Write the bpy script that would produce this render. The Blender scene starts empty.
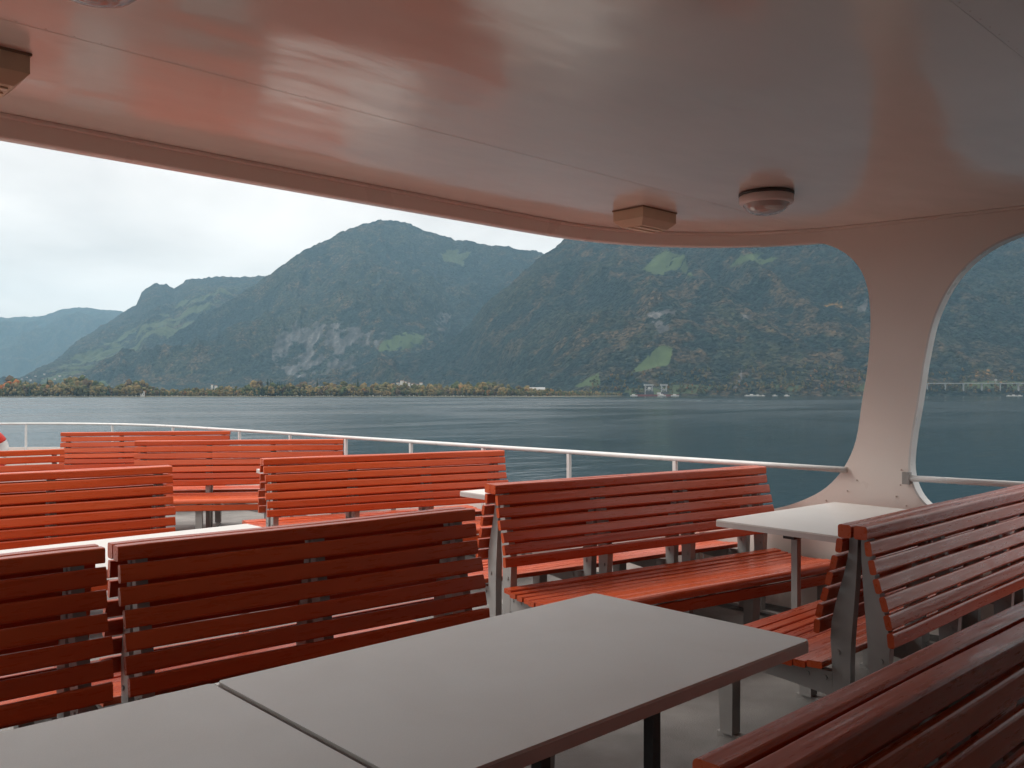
import bpy, bmesh, math, random
import numpy as np
from mathutils import Vector, Matrix
random.seed(7)
rng = np.random.default_rng(11)
sc = bpy.context.scene
COL = sc.collection
R = math.radians
CAMZ = 1.40
# boat axes: +X athwartships to starboard, +Y towards the bow. The camera looks diagonally across.
CX, CY = 0.6856, 0.728          # camera forward
RX, RY = 0.728, -0.6856         # camera right
F = 883.0

# ------------------------------------------------------------------ helpers
def link(o, parent=None):
    COL.objects.link(o)
    if parent is not None:
        o.parent = parent
    return o

def props(o, label=None, cat=None, group=None, kind=None):
    if label: o['label'] = label
    if cat: o['category'] = cat
    if group: o['group'] = group
    if kind: o['kind'] = kind
    return o

def empty(name, loc=(0, 0, 0), rz=0.0, label=None, cat=None, group=None):
    o = bpy.data.objects.new(name, None)
    o.empty_display_size = 0.2
    o.location = loc
    o.rotation_euler = (0, 0, rz)
    COL.objects.link(o)
    return props(o, label, cat, group)

class MB:
    def __init__(self):
        self.v = []; self.f = []; self.s = []
    def add(self, vs, fs, smooth=False):
        n = len(self.v)
        self.v += [tuple(p) for p in vs]
        self.f += [tuple(i + n for i in f) for f in fs]
        self.s += [smooth] * len(fs)
    def box(self, x0, x1, y0, y1, z0, z1):
        self.add([(x0,y0,z0),(x1,y0,z0),(x1,y1,z0),(x0,y1,z0),(x0,y0,z1),(x1,y0,z1),(x1,y1,z1),(x0,y1,z1)],
                 [(0,3,2,1),(4,5,6,7),(0,1,5,4),(1,2,6,5),(2,3,7,6),(3,0,4,7)])
    def prism_x(self, prof, x0, x1, seg=1, wob=0.0, seed=0):
        """profile (y,z) ccw, extruded along x; optional small waviness along the length"""
        n = len(prof); vs = []; fs = []
        rr = random.Random(seed)
        ph = rr.random() * 6
        for k in range(seg + 1):
            x = x0 + (x1 - x0) * k / seg
            dz = wob * math.sin(ph + 5.1 * x) if 0 < k < seg else 0
            dy = wob * math.sin(2 * ph + 3.7 * x) if 0 < k < seg else 0
            vs += [(x, y + dy, z + dz) for y, z in prof]
        for k in range(seg):
            for i in range(n):
                j = (i + 1) % n
                fs.append((k*n+i, k*n+j, (k+1)*n+j, (k+1)*n+i))
        fs.append(tuple(range(n-1, -1, -1)))
        fs.append(tuple(seg*n + i for i in range(n)))
        self.add(vs, fs)
    def tube(self, pts, r, n=10, closed=False, smooth=True):
        m = len(pts); vs = []; fs = []
        P = [Vector(p) for p in pts]
        up = Vector((0, 0, 1))
        for i, p in enumerate(P):
            a = P[i-1] if (i > 0 or closed) else p
            b = P[(i+1) % m] if (i < m-1 or closed) else p
            t = (b - a).normalized()
            u = up if abs(t.dot(up)) < 0.95 else Vector((1, 0, 0))
            s = t.cross(u).normalized(); w = s.cross(t).normalized()
            rad = r[i] if isinstance(r, (list, tuple)) else r
            for k in range(n):
                an = 2*math.pi*k/n
                vs.append(p + s*math.cos(an)*rad + w*math.sin(an)*rad)
        for i in range(m if closed else m-1):
            for k in range(n):
                a = i*n+k; b = i*n+(k+1) % n
                c = ((i+1) % m)*n+(k+1) % n; d = ((i+1) % m)*n+k
                fs.append((a, b, c, d))
        if not closed:
            fs.append(tuple(range(n-1, -1, -1))); fs.append(tuple((m-1)*n+k for k in range(n)))
        self.add(vs, fs, smooth)
    def lathe(self, prof, n=32, c=(0,0,0), smooth=True):
        vs = []; fs = []
        for r_, z in prof:
            for k in range(n):
                a = 2*math.pi*k/n
                vs.append((c[0]+r_*math.cos(a), c[1]+r_*math.sin(a), c[2]+z))
        for i in range(len(prof)-1):
            for k in range(n):
                fs.append((i*n+k, i*n+(k+1) % n, (i+1)*n+(k+1) % n, (i+1)*n+k))
        self.add(vs, fs, smooth)
    def mesh(self, name, mat=None):
        me = bpy.data.meshes.new(name)
        me.from_pydata(self.v, [], self.f)
        me.polygons.foreach_set('use_smooth', self.s)
        bm = bmesh.new(); bm.from_mesh(me)
        bmesh.ops.recalc_face_normals(bm, faces=bm.faces)
        bm.to_mesh(me); bm.free()
        if mat: me.materials.append(mat)
        me.update()
        return me
    def build(self, name, mat=None, parent=None):
        return link(bpy.data.objects.new(name, self.mesh(name, mat)), parent)

def rrect(y0, y1, z0, z1, r=0.006, n=3):
    pts = []
    for cy, cz, a0 in ((y1-r, z0+r, -90), (y1-r, z1-r, 0), (y0+r, z1-r, 90), (y0+r, z0+r, 180)):
        for k in range(n+1):
            a = R(a0 + 90*k/n)
            pts.append((cy + r*math.cos(a), cz + r*math.sin(a)))
    return pts
def rot_prof(prof, ang, cy, cz):
    c, s = math.cos(ang), math.sin(ang)
    return [(cy + (y-cy)*c - (z-cz)*s, cz + (y-cy)*s + (z-cz)*c) for y, z in prof]

# ------------------------------------------------------------------ materials
def new_mat(name):
    m = bpy.data.materials.new(name); m.use_nodes = True
    nt = m.node_tree
    for n in list(nt.nodes):
        if n.type == 'BSDF_PRINCIPLED': b = n
    return m, nt, b
def N(nt, t, **kw):
    n = nt.nodes.new(t)
    for k, v in kw.items():
        if k.startswith('i_'): n.inputs[k[2:].replace('_', ' ')].default_value = v
        else: setattr(n, k, v)
    return n
def ramp(nt, fac, stops):
    r = nt.nodes.new('ShaderNodeValToRGB')
    el = r.color_ramp.elements
    while len(el) < len(stops): el.new(0.5)
    for e, (p, c) in zip(el, stops):
        e.position = p; e.color = (*c, 1) if len(c) == 3 else c
    nt.links.new(fac, r.inputs[0])
    return r
def coords(nt, kind='Object', scale=(1,1,1), rot=(0,0,0)):
    tc = nt.nodes.new('ShaderNodeTexCoord'); mp = nt.nodes.new('ShaderNodeMapping')
    mp.inputs['Scale'].default_value = scale; mp.inputs['Rotation'].default_value = rot
    nt.links.new(tc.outputs[kind], mp.inputs[0])
    return mp.outputs[0]
def mottled(name, c1, c2, scale=4, rough=(0.4, 0.55), bump=0.0, bscale=30, metallic=0, coat=0, stretch=(1,1,1), detail=6, spec=0.5, coat_rough=0.1):
    m, nt, b = new_mat(name)
    L = nt.links.new
    co = coords(nt, scale=stretch)
    n1 = N(nt, 'ShaderNodeTexNoise', i_Scale=scale, i_Detail=detail); L(co, n1.inputs['Vector'])
    r = ramp(nt, n1.outputs[0], [(0.32, c1), (0.68, c2)])
    L(r.outputs[0], b.inputs['Base Color'])
    n2 = N(nt, 'ShaderNodeTexNoise', i_Scale=scale*2.3, i_Detail=5); L(co, n2.inputs['Vector'])
    mr = N(nt, 'ShaderNodeMapRange'); L(n2.outputs[0], mr.inputs[0])
    mr.inputs[1].default_value = 0.3; mr.inputs[2].default_value = 0.7
    mr.inputs[3].default_value = rough[0]; mr.inputs[4].default_value = rough[1]
    L(mr.outputs[0], b.inputs['Roughness'])
    b.inputs['Metallic'].default_value = metallic
    b.inputs['Coat Weight'].default_value = coat
    b.inputs['Coat Roughness'].default_value = coat_rough
    b.inputs['Specular IOR Level'].default_value = spec
    if bump:
        n3 = N(nt, 'ShaderNodeTexNoise', i_Scale=bscale, i_Detail=4); L(co, n3.inputs['Vector'])
        bp = N(nt, 'ShaderNodeBump', i_Strength=bump, i_Distance=0.01); L(n3.outputs[0], bp.inputs['Height'])
        L(bp.outputs[0], b.inputs['Normal'])
    return m

def red_paint():
    m, nt, b = new_mat('bench_paint'); L = nt.links.new
    g = N(nt, 'ShaderNodeNewGeometry'); co = coords(nt, scale=(0.35, 3, 3))
    ofs = N(nt, 'ShaderNodeVectorMath', operation='ADD'); L(co, ofs.inputs[0])
    cmb = N(nt, 'ShaderNodeCombineXYZ'); mul = N(nt, 'ShaderNodeMath', operation='MULTIPLY'); L(g.outputs['Random Per Island'], mul.inputs[0]); mul.inputs[1].default_value = 37.0
    L(mul.outputs[0], cmb.inputs[0]); L(cmb.outputs[0], ofs.inputs[1])
    n1 = N(nt, 'ShaderNodeTexNoise', i_Scale=2.0, i_Detail=6); L(ofs.outputs[0], n1.inputs['Vector'])
    r = ramp(nt, n1.outputs[0], [(0.32, (0.46, 0.060, 0.015)), (0.68, (0.57, 0.095, 0.026))])
    rv = N(nt, 'ShaderNodeMapRange'); L(g.outputs['Random Per Island'], rv.inputs[0]); rv.inputs[3].default_value = 0.86; rv.inputs[4].default_value = 1.10
    sc_ = N(nt, 'ShaderNodeVectorMath', operation='SCALE'); L(r.outputs[0], sc_.inputs[0]); L(rv.outputs[0], sc_.inputs['Scale'])
    # worn, scuffed flecks of lighter and darker paint
    n2 = N(nt, 'ShaderNodeTexNoise', i_Scale=16, i_Detail=8, i_Roughness=0.7); L(ofs.outputs[0], n2.inputs['Vector'])
    w_ = ramp(nt, n2.outputs[0], [(0.66, (0, 0, 0)), (0.72, (0.55, 0.55, 0.55))])
    mx = N(nt, 'ShaderNodeMix', data_type='RGBA'); L(w_.outputs[0], mx.inputs[0]); L(sc_.outputs[0], mx.inputs[6]); mx.inputs[7].default_value = (0.30, 0.10, 0.06, 1)
    L(mx.outputs[2], b.inputs['Base Color'])
    mr = N(nt, 'ShaderNodeMapRange'); L(n2.outputs[0], mr.inputs[0]); mr.inputs[1].default_value = .35; mr.inputs[2].default_value = .7; mr.inputs[3].default_value = .22; mr.inputs[4].default_value = .44; b.inputs['Specular IOR Level'].default_value = 0.42
    L(mr.outputs[0], b.inputs['Roughness'])
    n3 = N(nt, 'ShaderNodeTexNoise', i_Scale=20, i_Detail=5); L(coords(nt, scale=(0.12, 3, 3)), n3.inputs['Vector'])
    bp = N(nt, 'ShaderNodeBump', i_Strength=0.18, i_Distance=0.008); L(n3.outputs[0], bp.inputs['Height']); L(bp.outputs[0], b.inputs['Normal'])
    return m
M_RED = red_paint()
M_STEEL = mottled('grey_support_paint', (0.30, 0.29, 0.28), (0.38, 0.37, 0.355), 6, (0.4, 0.6), 0.05, 60)
def laminate():
    m, nt, b = new_mat('table_laminate'); L = nt.links.new
    co = coords(nt)
    n1 = N(nt, 'ShaderNodeTexNoise', i_Scale=420, i_Detail=3); L(co, n1.inputs['Vector'])
    r = ramp(nt, n1.outputs[0], [(0.35, (0.66, 0.635, 0.60)), (0.65, (0.70, 0.675, 0.64))])
    n2 = N(nt, 'ShaderNodeTexNoise', i_Scale=3.2, i_Detail=9, i_Roughness=0.65, i_Distortion=0.5); L(co, n2.inputs['Vector'])
    r2 = ramp(nt, n2.outputs[0], [(0.36, (0.975, 0.97, 0.965)), (0.56, (1, 1, 1))])
    mx = N(nt, 'ShaderNodeMix', data_type='RGBA', blend_type='MULTIPLY'); mx.inputs[0].default_value = 1.0; L(r.outputs[0], mx.inputs[6]); L(r2.outputs[0], mx.inputs[7])
    L(mx.outputs[2], b.inputs['Base Color'])
    mr = N(nt, 'ShaderNodeMapRange'); L(n2.outputs[0], mr.inputs[0]); mr.inputs[1].default_value = .3; mr.inputs[2].default_value = .7; mr.inputs[3].default_value = .40; mr.inputs[4].default_value = .35
    L(mr.outputs[0], b.inputs['Roughness']); b.inputs['Specular IOR Level'].default_value = 0.7
    return m
M_TABLE = laminate()
M_TEDGE = mottled('table_edge_band', (0.46, 0.42, 0.40), (0.54, 0.50, 0.48), 8, (0.35, 0.5))
M_BLACK = mottled('black_steel', (0.012, 0.012, 0.013), (0.03, 0.03, 0.03), 8, (0.3, 0.5))
M_DECK = mottled('deck_paint', (0.15, 0.145, 0.138), (0.25, 0.242, 0.23), 3.0, (0.45, 0.7), 0.35, 140, detail=10)
M_STRIP = mottled('black_strip_paint', (0.02, 0.02, 0.02), (0.05, 0.05, 0.05), 8, (0.4, 0.7))
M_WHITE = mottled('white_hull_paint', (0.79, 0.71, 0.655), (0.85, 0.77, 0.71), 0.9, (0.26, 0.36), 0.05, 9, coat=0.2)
M_RAIL = mottled('rail_paint', (0.60, 0.60, 0.59), (0.70, 0.70, 0.69), 5, (0.25, 0.4))
M_BEIGE = mottled('speaker_plastic', (0.60, 0.45, 0.31), (0.68, 0.52, 0.37), 5, (0.4, 0.55))
M_BEIGE_D = mottled('speaker_recess', (0.22, 0.14, 0.09), (0.28, 0.18, 0.12), 5, (0.5, 0.6))
M_BEIGE_L = mottled('speaker_bar', (0.78, 0.64, 0.48), (0.84, 0.70, 0.54), 5, (0.4, 0.55))
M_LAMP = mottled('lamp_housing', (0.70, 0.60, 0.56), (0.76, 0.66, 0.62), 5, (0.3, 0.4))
M_GASKET = mottled('lamp_gasket', (0.05, 0.045, 0.04), (0.09, 0.08, 0.07), 5, (0.5, 0.6))
M_BRASS = mottled('rivet', (0.48, 0.37, 0.32), (0.62, 0.50, 0.44), 40, (0.4, 0.6))
M_BUOYR = mottled('buoy_red', (0.6, 0.03, 0.02), (0.68, 0.05, 0.03), 5, (0.4, 0.5))
M_TAG = mottled('tag_plate', (0.35, 0.32, 0.30), (0.45, 0.42, 0.40), 30, (0.4, 0.5))

# lamp lens: rippled translucent plastic
M_LENS, nt, b = new_mat('lamp_lens')
b.inputs['Base Color'].default_value = (0.72, 0.62, 0.58, 1)
b.inputs['Roughness'].default_value = 0.12
b.inputs['Transmission Weight'].default_value = 0.35
b.inputs['Coat Weight'].default_value = 0.6
w = N(nt, 'ShaderNodeTexWave', wave_type='RINGS', i_Scale=14.0); w.rings_direction = 'Z'
nt.links.new(coords(nt), w.inputs['Vector'])
bp = N(nt, 'ShaderNodeBump', i_Strength=0.25, i_Distance=0.005); nt.links.new(w.outputs[0], bp.inputs['Height']); nt.links.new(bp.outputs[0], b.inputs['Normal'])

# ceiling paint: glossy, slightly wavy panels
M_CEIL, nt, b = new_mat('ceiling_gloss_paint')
L = nt.links.new
co = coords(nt, scale=(1, 1, 1))
n1 = N(nt, 'ShaderNodeTexNoise', i_Scale=0.8, i_Detail=5); L(co, n1.inputs['Vector'])
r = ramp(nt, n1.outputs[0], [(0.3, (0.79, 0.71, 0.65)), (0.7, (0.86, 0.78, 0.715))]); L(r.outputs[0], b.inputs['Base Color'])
n2 = N(nt, 'ShaderNodeTexNoise', i_Scale=1.4, i_Detail=8, i_Distortion=0.6); L(coords(nt, scale=(0.7, 2.4, 1)), n2.inputs['Vector'])
mr = N(nt, 'ShaderNodeMapRange'); L(n2.outputs[0], mr.inputs[0])
mr.inputs[1].default_value = .3; mr.inputs[2].default_value = .7; mr.inputs[3].default_value = .15; mr.inputs[4].default_value = .25
L(mr.outputs[0], b.inputs['Roughness'])
n3 = N(nt, 'ShaderNodeTexNoise', i_Scale=1.0, i_Detail=2.5); L(coords(nt, scale=(0.9, 2.0, 1)), n3.inputs['Vector'])
n4 = N(nt, 'ShaderNodeTexNoise', i_Scale=9, i_Detail=3); L(coords(nt, scale=(0.5, 1.6, 1)), n4.inputs['Vector'])
ad = N(nt, 'ShaderNodeMath', operation='MULTIPLY_ADD'); L(n4.outputs[0], ad.inputs[0]); ad.inputs[1].default_value = 0.05; L(n3.outputs[0], ad.inputs[2])
bp = N(nt, 'ShaderNodeBump', i_Strength=0.42, i_Distance=0.03); L(ad.outputs[0], bp.inputs['Height']); L(bp.outputs[0], b.inputs['Normal'])
b.inputs['Coat Weight'].default_value = 0.5; b.inputs['Coat Roughness'].default_value = 0.12
b.inputs['IOR'].default_value = 1.5
L(bp.outputs[0], b.inputs['Coat Normal'])

# ------------------------------------------------------------------ deck, hull
def hull_a(b):
    """starboard half width measured as x at a given y"""
    if b <= 11.3:
        return 5.27 + 0.02*max(0, 3-b)*0.5
    t = min(1.0, (b-11.3)/4.8)
    return 0.93 + 4.34*(1-t**3)**(1/3)
def mirror(x): return 1.86 - x
def hull_outline(off=0.0, b0=-9.0):
    pts = []
    bs = [b0, -6, -3, 0, 1.5, 3, 4.5, 6, 7.5, 9, 10, 11.3]
    for b in bs: pts.append((hull_a(b)+off, b))
    for k in range(1, 25):
        th = R(90*k/24)
        x = 0.93 + (4.34+off)*(math.cos(th))**(2/3); y = 11.3 + (4.8+off)*(math.sin(th))**(2/3)
        pts.append((x, y))
    port = [(mirror(x), y) for x, y in reversed(pts[:-1])]
    return pts + port

out = hull_outline(0.06)
m = MB(); n = len(out)
m.add([(x, y, 0.0) for x, y in out] + [(x, y, -0.12) for x, y in out],
      [tuple(range(n)), tuple(range(2*n-1, n-1, -1))] + [(i, (i+1) % n, n+(i+1) % n, n+i) for i in range(n)])
props(m.build('deck', M_DECK), 'grey painted open upper deck of the lake ferry', None, None, 'structure')
# hull sides below the deck
m = MB()
vs = []; fs = []
for z, s in ((-0.13, 0.05), (-2.4, 0.05), (-2.45, 0.12), (-4.0, 0.0), (-5.6, -0.5)):
    vs += [(x, y, z) for x, y in hull_outline(s)]
for k in range(4):
    for i in range(n): fs.append((k*n+i, k*n+(i+1) % n, (k+1)*n+(i+1) % n, (k+1)*n+i))
m.add(vs, fs); m.build('hull', M_WHITE)
bpy.data.objects['hull']['kind'] = 'structure'
# flat black strip laid on the deck along the starboard and port sides
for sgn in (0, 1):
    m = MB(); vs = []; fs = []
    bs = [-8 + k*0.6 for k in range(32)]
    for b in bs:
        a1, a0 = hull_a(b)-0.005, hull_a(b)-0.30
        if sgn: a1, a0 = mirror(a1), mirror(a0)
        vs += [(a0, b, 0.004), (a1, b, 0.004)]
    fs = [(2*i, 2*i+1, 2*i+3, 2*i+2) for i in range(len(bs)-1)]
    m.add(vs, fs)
    props(m.build('deck_side_strip', M_STRIP), None, None, None, 'structure')

# bulwark forward of the covered area (top follows the hull), height 0.56
bul = empty('bow_bulwark', (0.93, 10, 0), 0, 'low white bulwark plate running round the bow under the railing', 'bulwark')
def off_loc(pts, loc): return [(x-loc[0], y-loc[1], z-loc[2]) for x, y, z in pts]
pts = [p for p in hull_outline(0.0, -9) if p[1] >= 3.0]
star = [p for p in pts]
# make ordered line: starboard y=3.6 -> bow -> port y=3.6
line = [(hull_a(3.62), 3.62)] + [p for p in pts if p[1] > 3.7] + [(mirror(hull_a(3.62)), 3.62)]
m = MB(); vs = []; fs = []
for (x, y) in line:
    d = Vector((0.93-x, 6-y)); d.normalize()
    vs += [(x, y, 0.0), (x, y, 0.56), (x+d.x*0.03, y+d.y*0.03, 0.56), (x+d.x*0.03, y+d.y*0.03, 0.0)]
for i in range(len(line)-1):
    for k in range(4):
        fs.append((4*i+k, 4*i+(k+1) % 4, 4*(i+1)+(k+1) % 4, 4*(i+1)+k))
fs += [(0, 1, 2, 3), tuple(4*(len(line)-1)+k for k in (3, 2, 1, 0))]
m.add(off_loc(vs, (0.93, 10, 0)), fs); m.build('plate', M_WHITE, bul)

# ------------------------------------------------------------------ canopy: ceiling, lip, side walls with rounded openings
ROOF = [(0.93,3.64),(2.2,3.64),(3.2,3.64),(3.6,3.64),(3.95,3.62),(4.25,3.55),(4.5,3.44),(4.73,3.28),(4.93,3.08),(5.07,2.88),(5.17,2.65),(5.25,2.3),(5.31,1.9),(5.36,1.4),(5.40,0.6),(5.42,-1),(5.42,-5.6)]
def catmull(P, sub=5):
    o = []
    for i in range(len(P)-1):
        p0 = P[max(i-1, 0)]; p1 = P[i]; p2 = P[i+1]; p3 = P[min(i+2, len(P)-1)]
        for k in range(sub):
            t = k/sub
            o.append(tuple(0.5*((2*p1[j]) + (-p0[j]+p2[j])*t + (2*p0[j]-5*p1[j]+4*p2[j]-p3[j])*t*t + (-p0[j]+3*p1[j]-3*p2[j]+p3[j])*t**3) for j in (0, 1)))
    o.append(P[-1]); return o
RC = catmull(ROOF)
full_roof = RC[::-1] + [(mirror(x), y) for x, y in RC[1:]]     # starboard aft -> bow -> port aft
canopy = empty('ferry_canopy', (0.93, 0, 0), 0, 'white canopy roof with rounded side openings covering the aft seats', 'canopy')
OL = (0.93, 0, 0)
def offset_line(pts, d):
    o = []
    for i, p in enumerate(pts):
        a = Vector(pts[max(i-1, 0)]); b = Vector(pts[min(i+1, len(pts)-1)])
        t = (b-a).normalized(); nrm = Vector((t.y, -t.x))     # outward for this ordering
        o.append((p[0]+nrm.x*d, p[1]+nrm.y*d))
    return o
# ceiling (underside), slightly inside the lip
inner = offset_line(full_roof, 0.028)
m = MB(); nn = len(inner)
m.add(off_loc([(x, y, 2.43) for x, y in inner] + [(x, y, 2.47) for x, y in inner], OL),
      [tuple(range(nn)), tuple(range(2*nn-1, nn-1, -1))] + [(i, (i+1) % nn, nn+(i+1) % nn, nn+i) for i in range(nn)])
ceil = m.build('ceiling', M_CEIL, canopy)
# lip round the front edge: inner face with small bead, thickness outward
def sweep(profile, pts, parent, name, mat):
    """profile list of (outward offset, z) closed"""
    m = MB(); k = len(profile); vs = []; fs = []
    lines = [offset_line(pts, d) for d, z in profile]
    for i in range(len(pts)):
        for j in range(k): vs.append((lines[j][i][0], lines[j][i][1], profile[j][1]))
    for i in range(len(pts)-1):
        for j in range(k): fs.append((i*k+j, i*k+(j+1) % k, (i+1)*k+(j+1) % k, (i+1)*k+j))
    fs += [tuple(range(k)), tuple((len(pts)-1)*k+j for j in range(k-1, -1, -1))]
    m.add(off_loc(vs, OL), fs)
    return m.build(name, mat, parent)
front = [p for p in full_roof if p[1] > -5.4]
lip = sweep([(-0.012, 2.4285), (-0.012, 2.416), (0.0, 2.412), (0.0, 2.345), (0.006, 2.339), (0.045, 2.339), (0.06, 2.355), (0.06, 2.56), (0.0, 2.56), (0.0, 2.4285)], front, canopy, 'front_lip', M_WHITE)
# roof top skin
top = offset_line(full_roof, 0.05); m = MB(); nn = len(top)
m.add(off_loc([(x, y, 2.57) for x, y in top] + [(x, y, 2.60) for x, y in top], OL),
      [tuple(range(nn)), tuple(range(2*nn-1, nn-1, -1))] + [(i, (i+1) % nn, nn+(i+1) % nn, nn+i) for i in range(nn)])
m.build('roof_skin', M_WHITE, canopy)
# panel seams with rivets on the ceiling
m = MB(); rv = MB()
for sy, x0, x1 in ((2.73, -3.0, 4.85), (0.9, -3.4, 5.25), (-1.0, -3.4, 5.3)):
    m.box(x0-0.93, x1-0.93, sy-0.004, sy+0.004, 2.4294, 2.4299)
    x = x0
    while x < x1:
        rv.lathe([(0.0001, -0.0009), (0.0024, -0.0006), (0.0028, 0.0)], 6, (x-0.93, sy-0.016, 2.4295), False)
        x += 0.075
m.build('panel_seam', M_CEIL, ceil); rv.build('rivets', M_BRASS, ceil)['kind'] = 'stuff'

def roof_a(b):
    pts = [p for p in RC if p[1] < 3.6 or p[0] > 3.6]
    for p, q in zip(pts, pts[1:]):
        if q[1] <= b <= p[1]:
            t = (p[1]-b)/max(1e-6, p[1]-q[1]); return p[0]+(q[0]-p[0])*t
    return 5.42
def sm(x, a, b):
    t = min(1, max(0, (x-a)/(b-a))); return t*t*(3-2*t)
def wall_a(b, z):
    lo = hull_a(b) if b > 2.4 else max(hull_a(b), roof_a(b))
    hi = roof_a(b)
    return lo + (hi-lo)*sm(z, 0.75, 2.0) - 0.004*sm(3.0-b, 0.0, 0.2)
def smooth_poly(P, sub=4):
    return catmull(P, sub)
O1 = [(3.0,2.335),(2.89,2.342),(2.79,2.346),(2.683,2.338),(2.58,2.292),(2.494,2.217),(2.432,2.109),(2.402,1.967),(2.398,1.787),(2.42,1.545),(2.455,1.364),(2.50,1.119),(2.58,0.945),(2.70,0.81),(2.86,0.715),(3.05,0.645),(3.3,0.59),(3.62,0.56)]
O2 = [(0.6,0.56),(1.2,0.56),(1.6,0.585),(1.8,0.62),(1.93,0.665),(2.069,0.738),(2.145,0.825),(2.183,0.952),(2.172,1.129),(2.134,1.365),(2.096,1.627),(2.043,1.857),(1.938,2.063),(1.785,2.207),(1.593,2.285),(1.35,2.33),(1.1,2.34),(0.6,2.34)]
polyA = smooth_poly(O1) + [(3.615, 0.006), (0.6, 0.006)] + smooth_poly(O2) + [(0.6, 2.408), (3.0, 2.408)]
O2m = [(1.2-b, z) for b, z in O2]
polyB = [(0.6, 0.006)] + smooth_poly(O2m) + [(0.6, 2.408), (-5.5, 2.408), (-5.5, 0.006)]
def wall_mesh(poly, port):
    bm = bmesh.new()
    vs = [bm.verts.new((b, 0, z)) for b, z in poly]
    f_ = bm.faces.new(vs); bm.normal_update(); f_.normal_update()
    bmesh.ops.triangulate(bm, faces=bm.faces[:])
    for cb in [3.4, 3.2] + [3.05-0.07*k for k in range(30)] + [0.3, -0.4, -1, -3]:
        bmesh.ops.bisect_plane(bm, geom=bm.verts[:]+bm.edges[:]+bm.faces[:], plane_co=(cb, 0, 0), plane_no=(1, 0, 0))
    for cz in [0.75+0.125*k for k in range(11)]:
        bmesh.ops.bisect_plane(bm, geom=bm.verts[:]+bm.edges[:]+bm.faces[:], plane_co=(0, 0, cz), plane_no=(0, 0, 1))
    r = bmesh.ops.extrude_face_region(bm, geom=bm.faces[:])
    ext = {e for e in r['geom'] if isinstance(e, bmesh.types.BMVert)}
    for v in bm.verts:
        b, z = v.co.x, v.co.z
        a = wall_a(b, z) + (0.035 if v in ext else 0.0)
        if port: a = mirror(a)
        v.co = (a-0.93, b, z)
    bmesh.ops.recalc_face_normals(bm, faces=bm.faces)
    me = bpy.data.meshes.new('side_wall'); bm.to_mesh(me); bm.free(); me.materials.append(M_WHITE)
    return me
for port in (False, True):
    a = link(bpy.data.objects.new('side_wall', wall_mesh(polyA, port)), canopy)
    b = link(bpy.data.objects.new('side_wall', wall_mesh(polyB, port)), canopy)
    # screw heads along the openings and round the pillar foot
    if not port:
        spots = [(2.50,0.87),(2.56,0.80),(2.70,0.73),(2.83,0.66),(2.26,0.79),(2.20,0.74),(2.33,0.70),(2.235,0.86),(2.23,0.95),(2.55,0.72),(2.42,0.66)]
        for b_, z_ in spots:
            x = wall_a(b_, z_)
            m = MB(); m.tube([(x-0.93+0.001, b_, z_), (x-0.93-0.005, b_, z_)], 0.0045, 8); m.build('screw', M_BRASS, a)
# bright flange lining the edge of opening 2
def rim(poly, port):
    m = MB(); pts = smooth_poly(poly); vs = []; fs = []
    cb, cz = 0.6, 1.45
    for i, (b, z) in enumerate(pts):
        p, q = pts[max(i-1, 0)], pts[min(i+1, len(pts)-1)]
        tb, tz = q[0]-p[0], q[1]-p[1]; l = math.hypot(tb, tz) or 1
        nb, nz = -tz/l, tb/l
        if nb*(cb-b)+nz*(cz-z) < 0: nb, nz = -nb, -nz
        x = wall_a(b, z)
        for da, dn in ((-0.003, -0.004), (-0.003, 0.007), (0.075, 0.007), (0.075, -0.004)):
            xx = x+da
            vs.append(((mirror(xx) if port else xx)-0.93, b+nb*dn, z+nz*dn))
    for i in range(len(pts)-1):
        for k in range(4): fs.append((4*i+k, 4*i+(k+1) % 4, 4*(i+1)+(k+1) % 4, 4*(i+1)+k))
    fs += [(0, 1, 2, 3), tuple(4*(len(pts)-1)+k for k in (3, 2, 1, 0))]
    m.add(vs, fs)
    return m
for port in (False, True):
    rim(O2, port).build('opening_rim', M_RAIL, canopy)
# unseen bulkhead and windows, added behind the camera to darken the aft-facing benches
m = MB()
m.box(-4.40, 4.40, -5.50, -5.44, 0.003, 1.0); m.box(-4.40, 4.40, -5.50, -5.44, 2.05, 2.428)
for x0, x1 in ((-4.40, -4.1), (-2.9, -2.5), (-1.3, -0.5), (0.5, 1.3), (2.5, 2.9), (4.1, 4.40)):
    m.box(x0, x1, -5.499, -5.441, 1.0, 2.05)
bk = m.build('added_aft_bulkhead', M_WHITE, canopy)
M_GLASS = mottled('dark_glass', (0.02, 0.025, 0.03), (0.03, 0.035, 0.04), 2, (0.05, 0.08))
for x0, x1 in ((-4.1, -2.9), (-2.5, -1.3), (-0.5, 0.5), (1.3, 2.5), (2.9, 4.1)):
    m = MB(); m.box(x0, x1, -5.48, -5.46, 1.0, 2.05); m.build('window', M_GLASS, bk)  # dark panes of the added bulkhead

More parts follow.
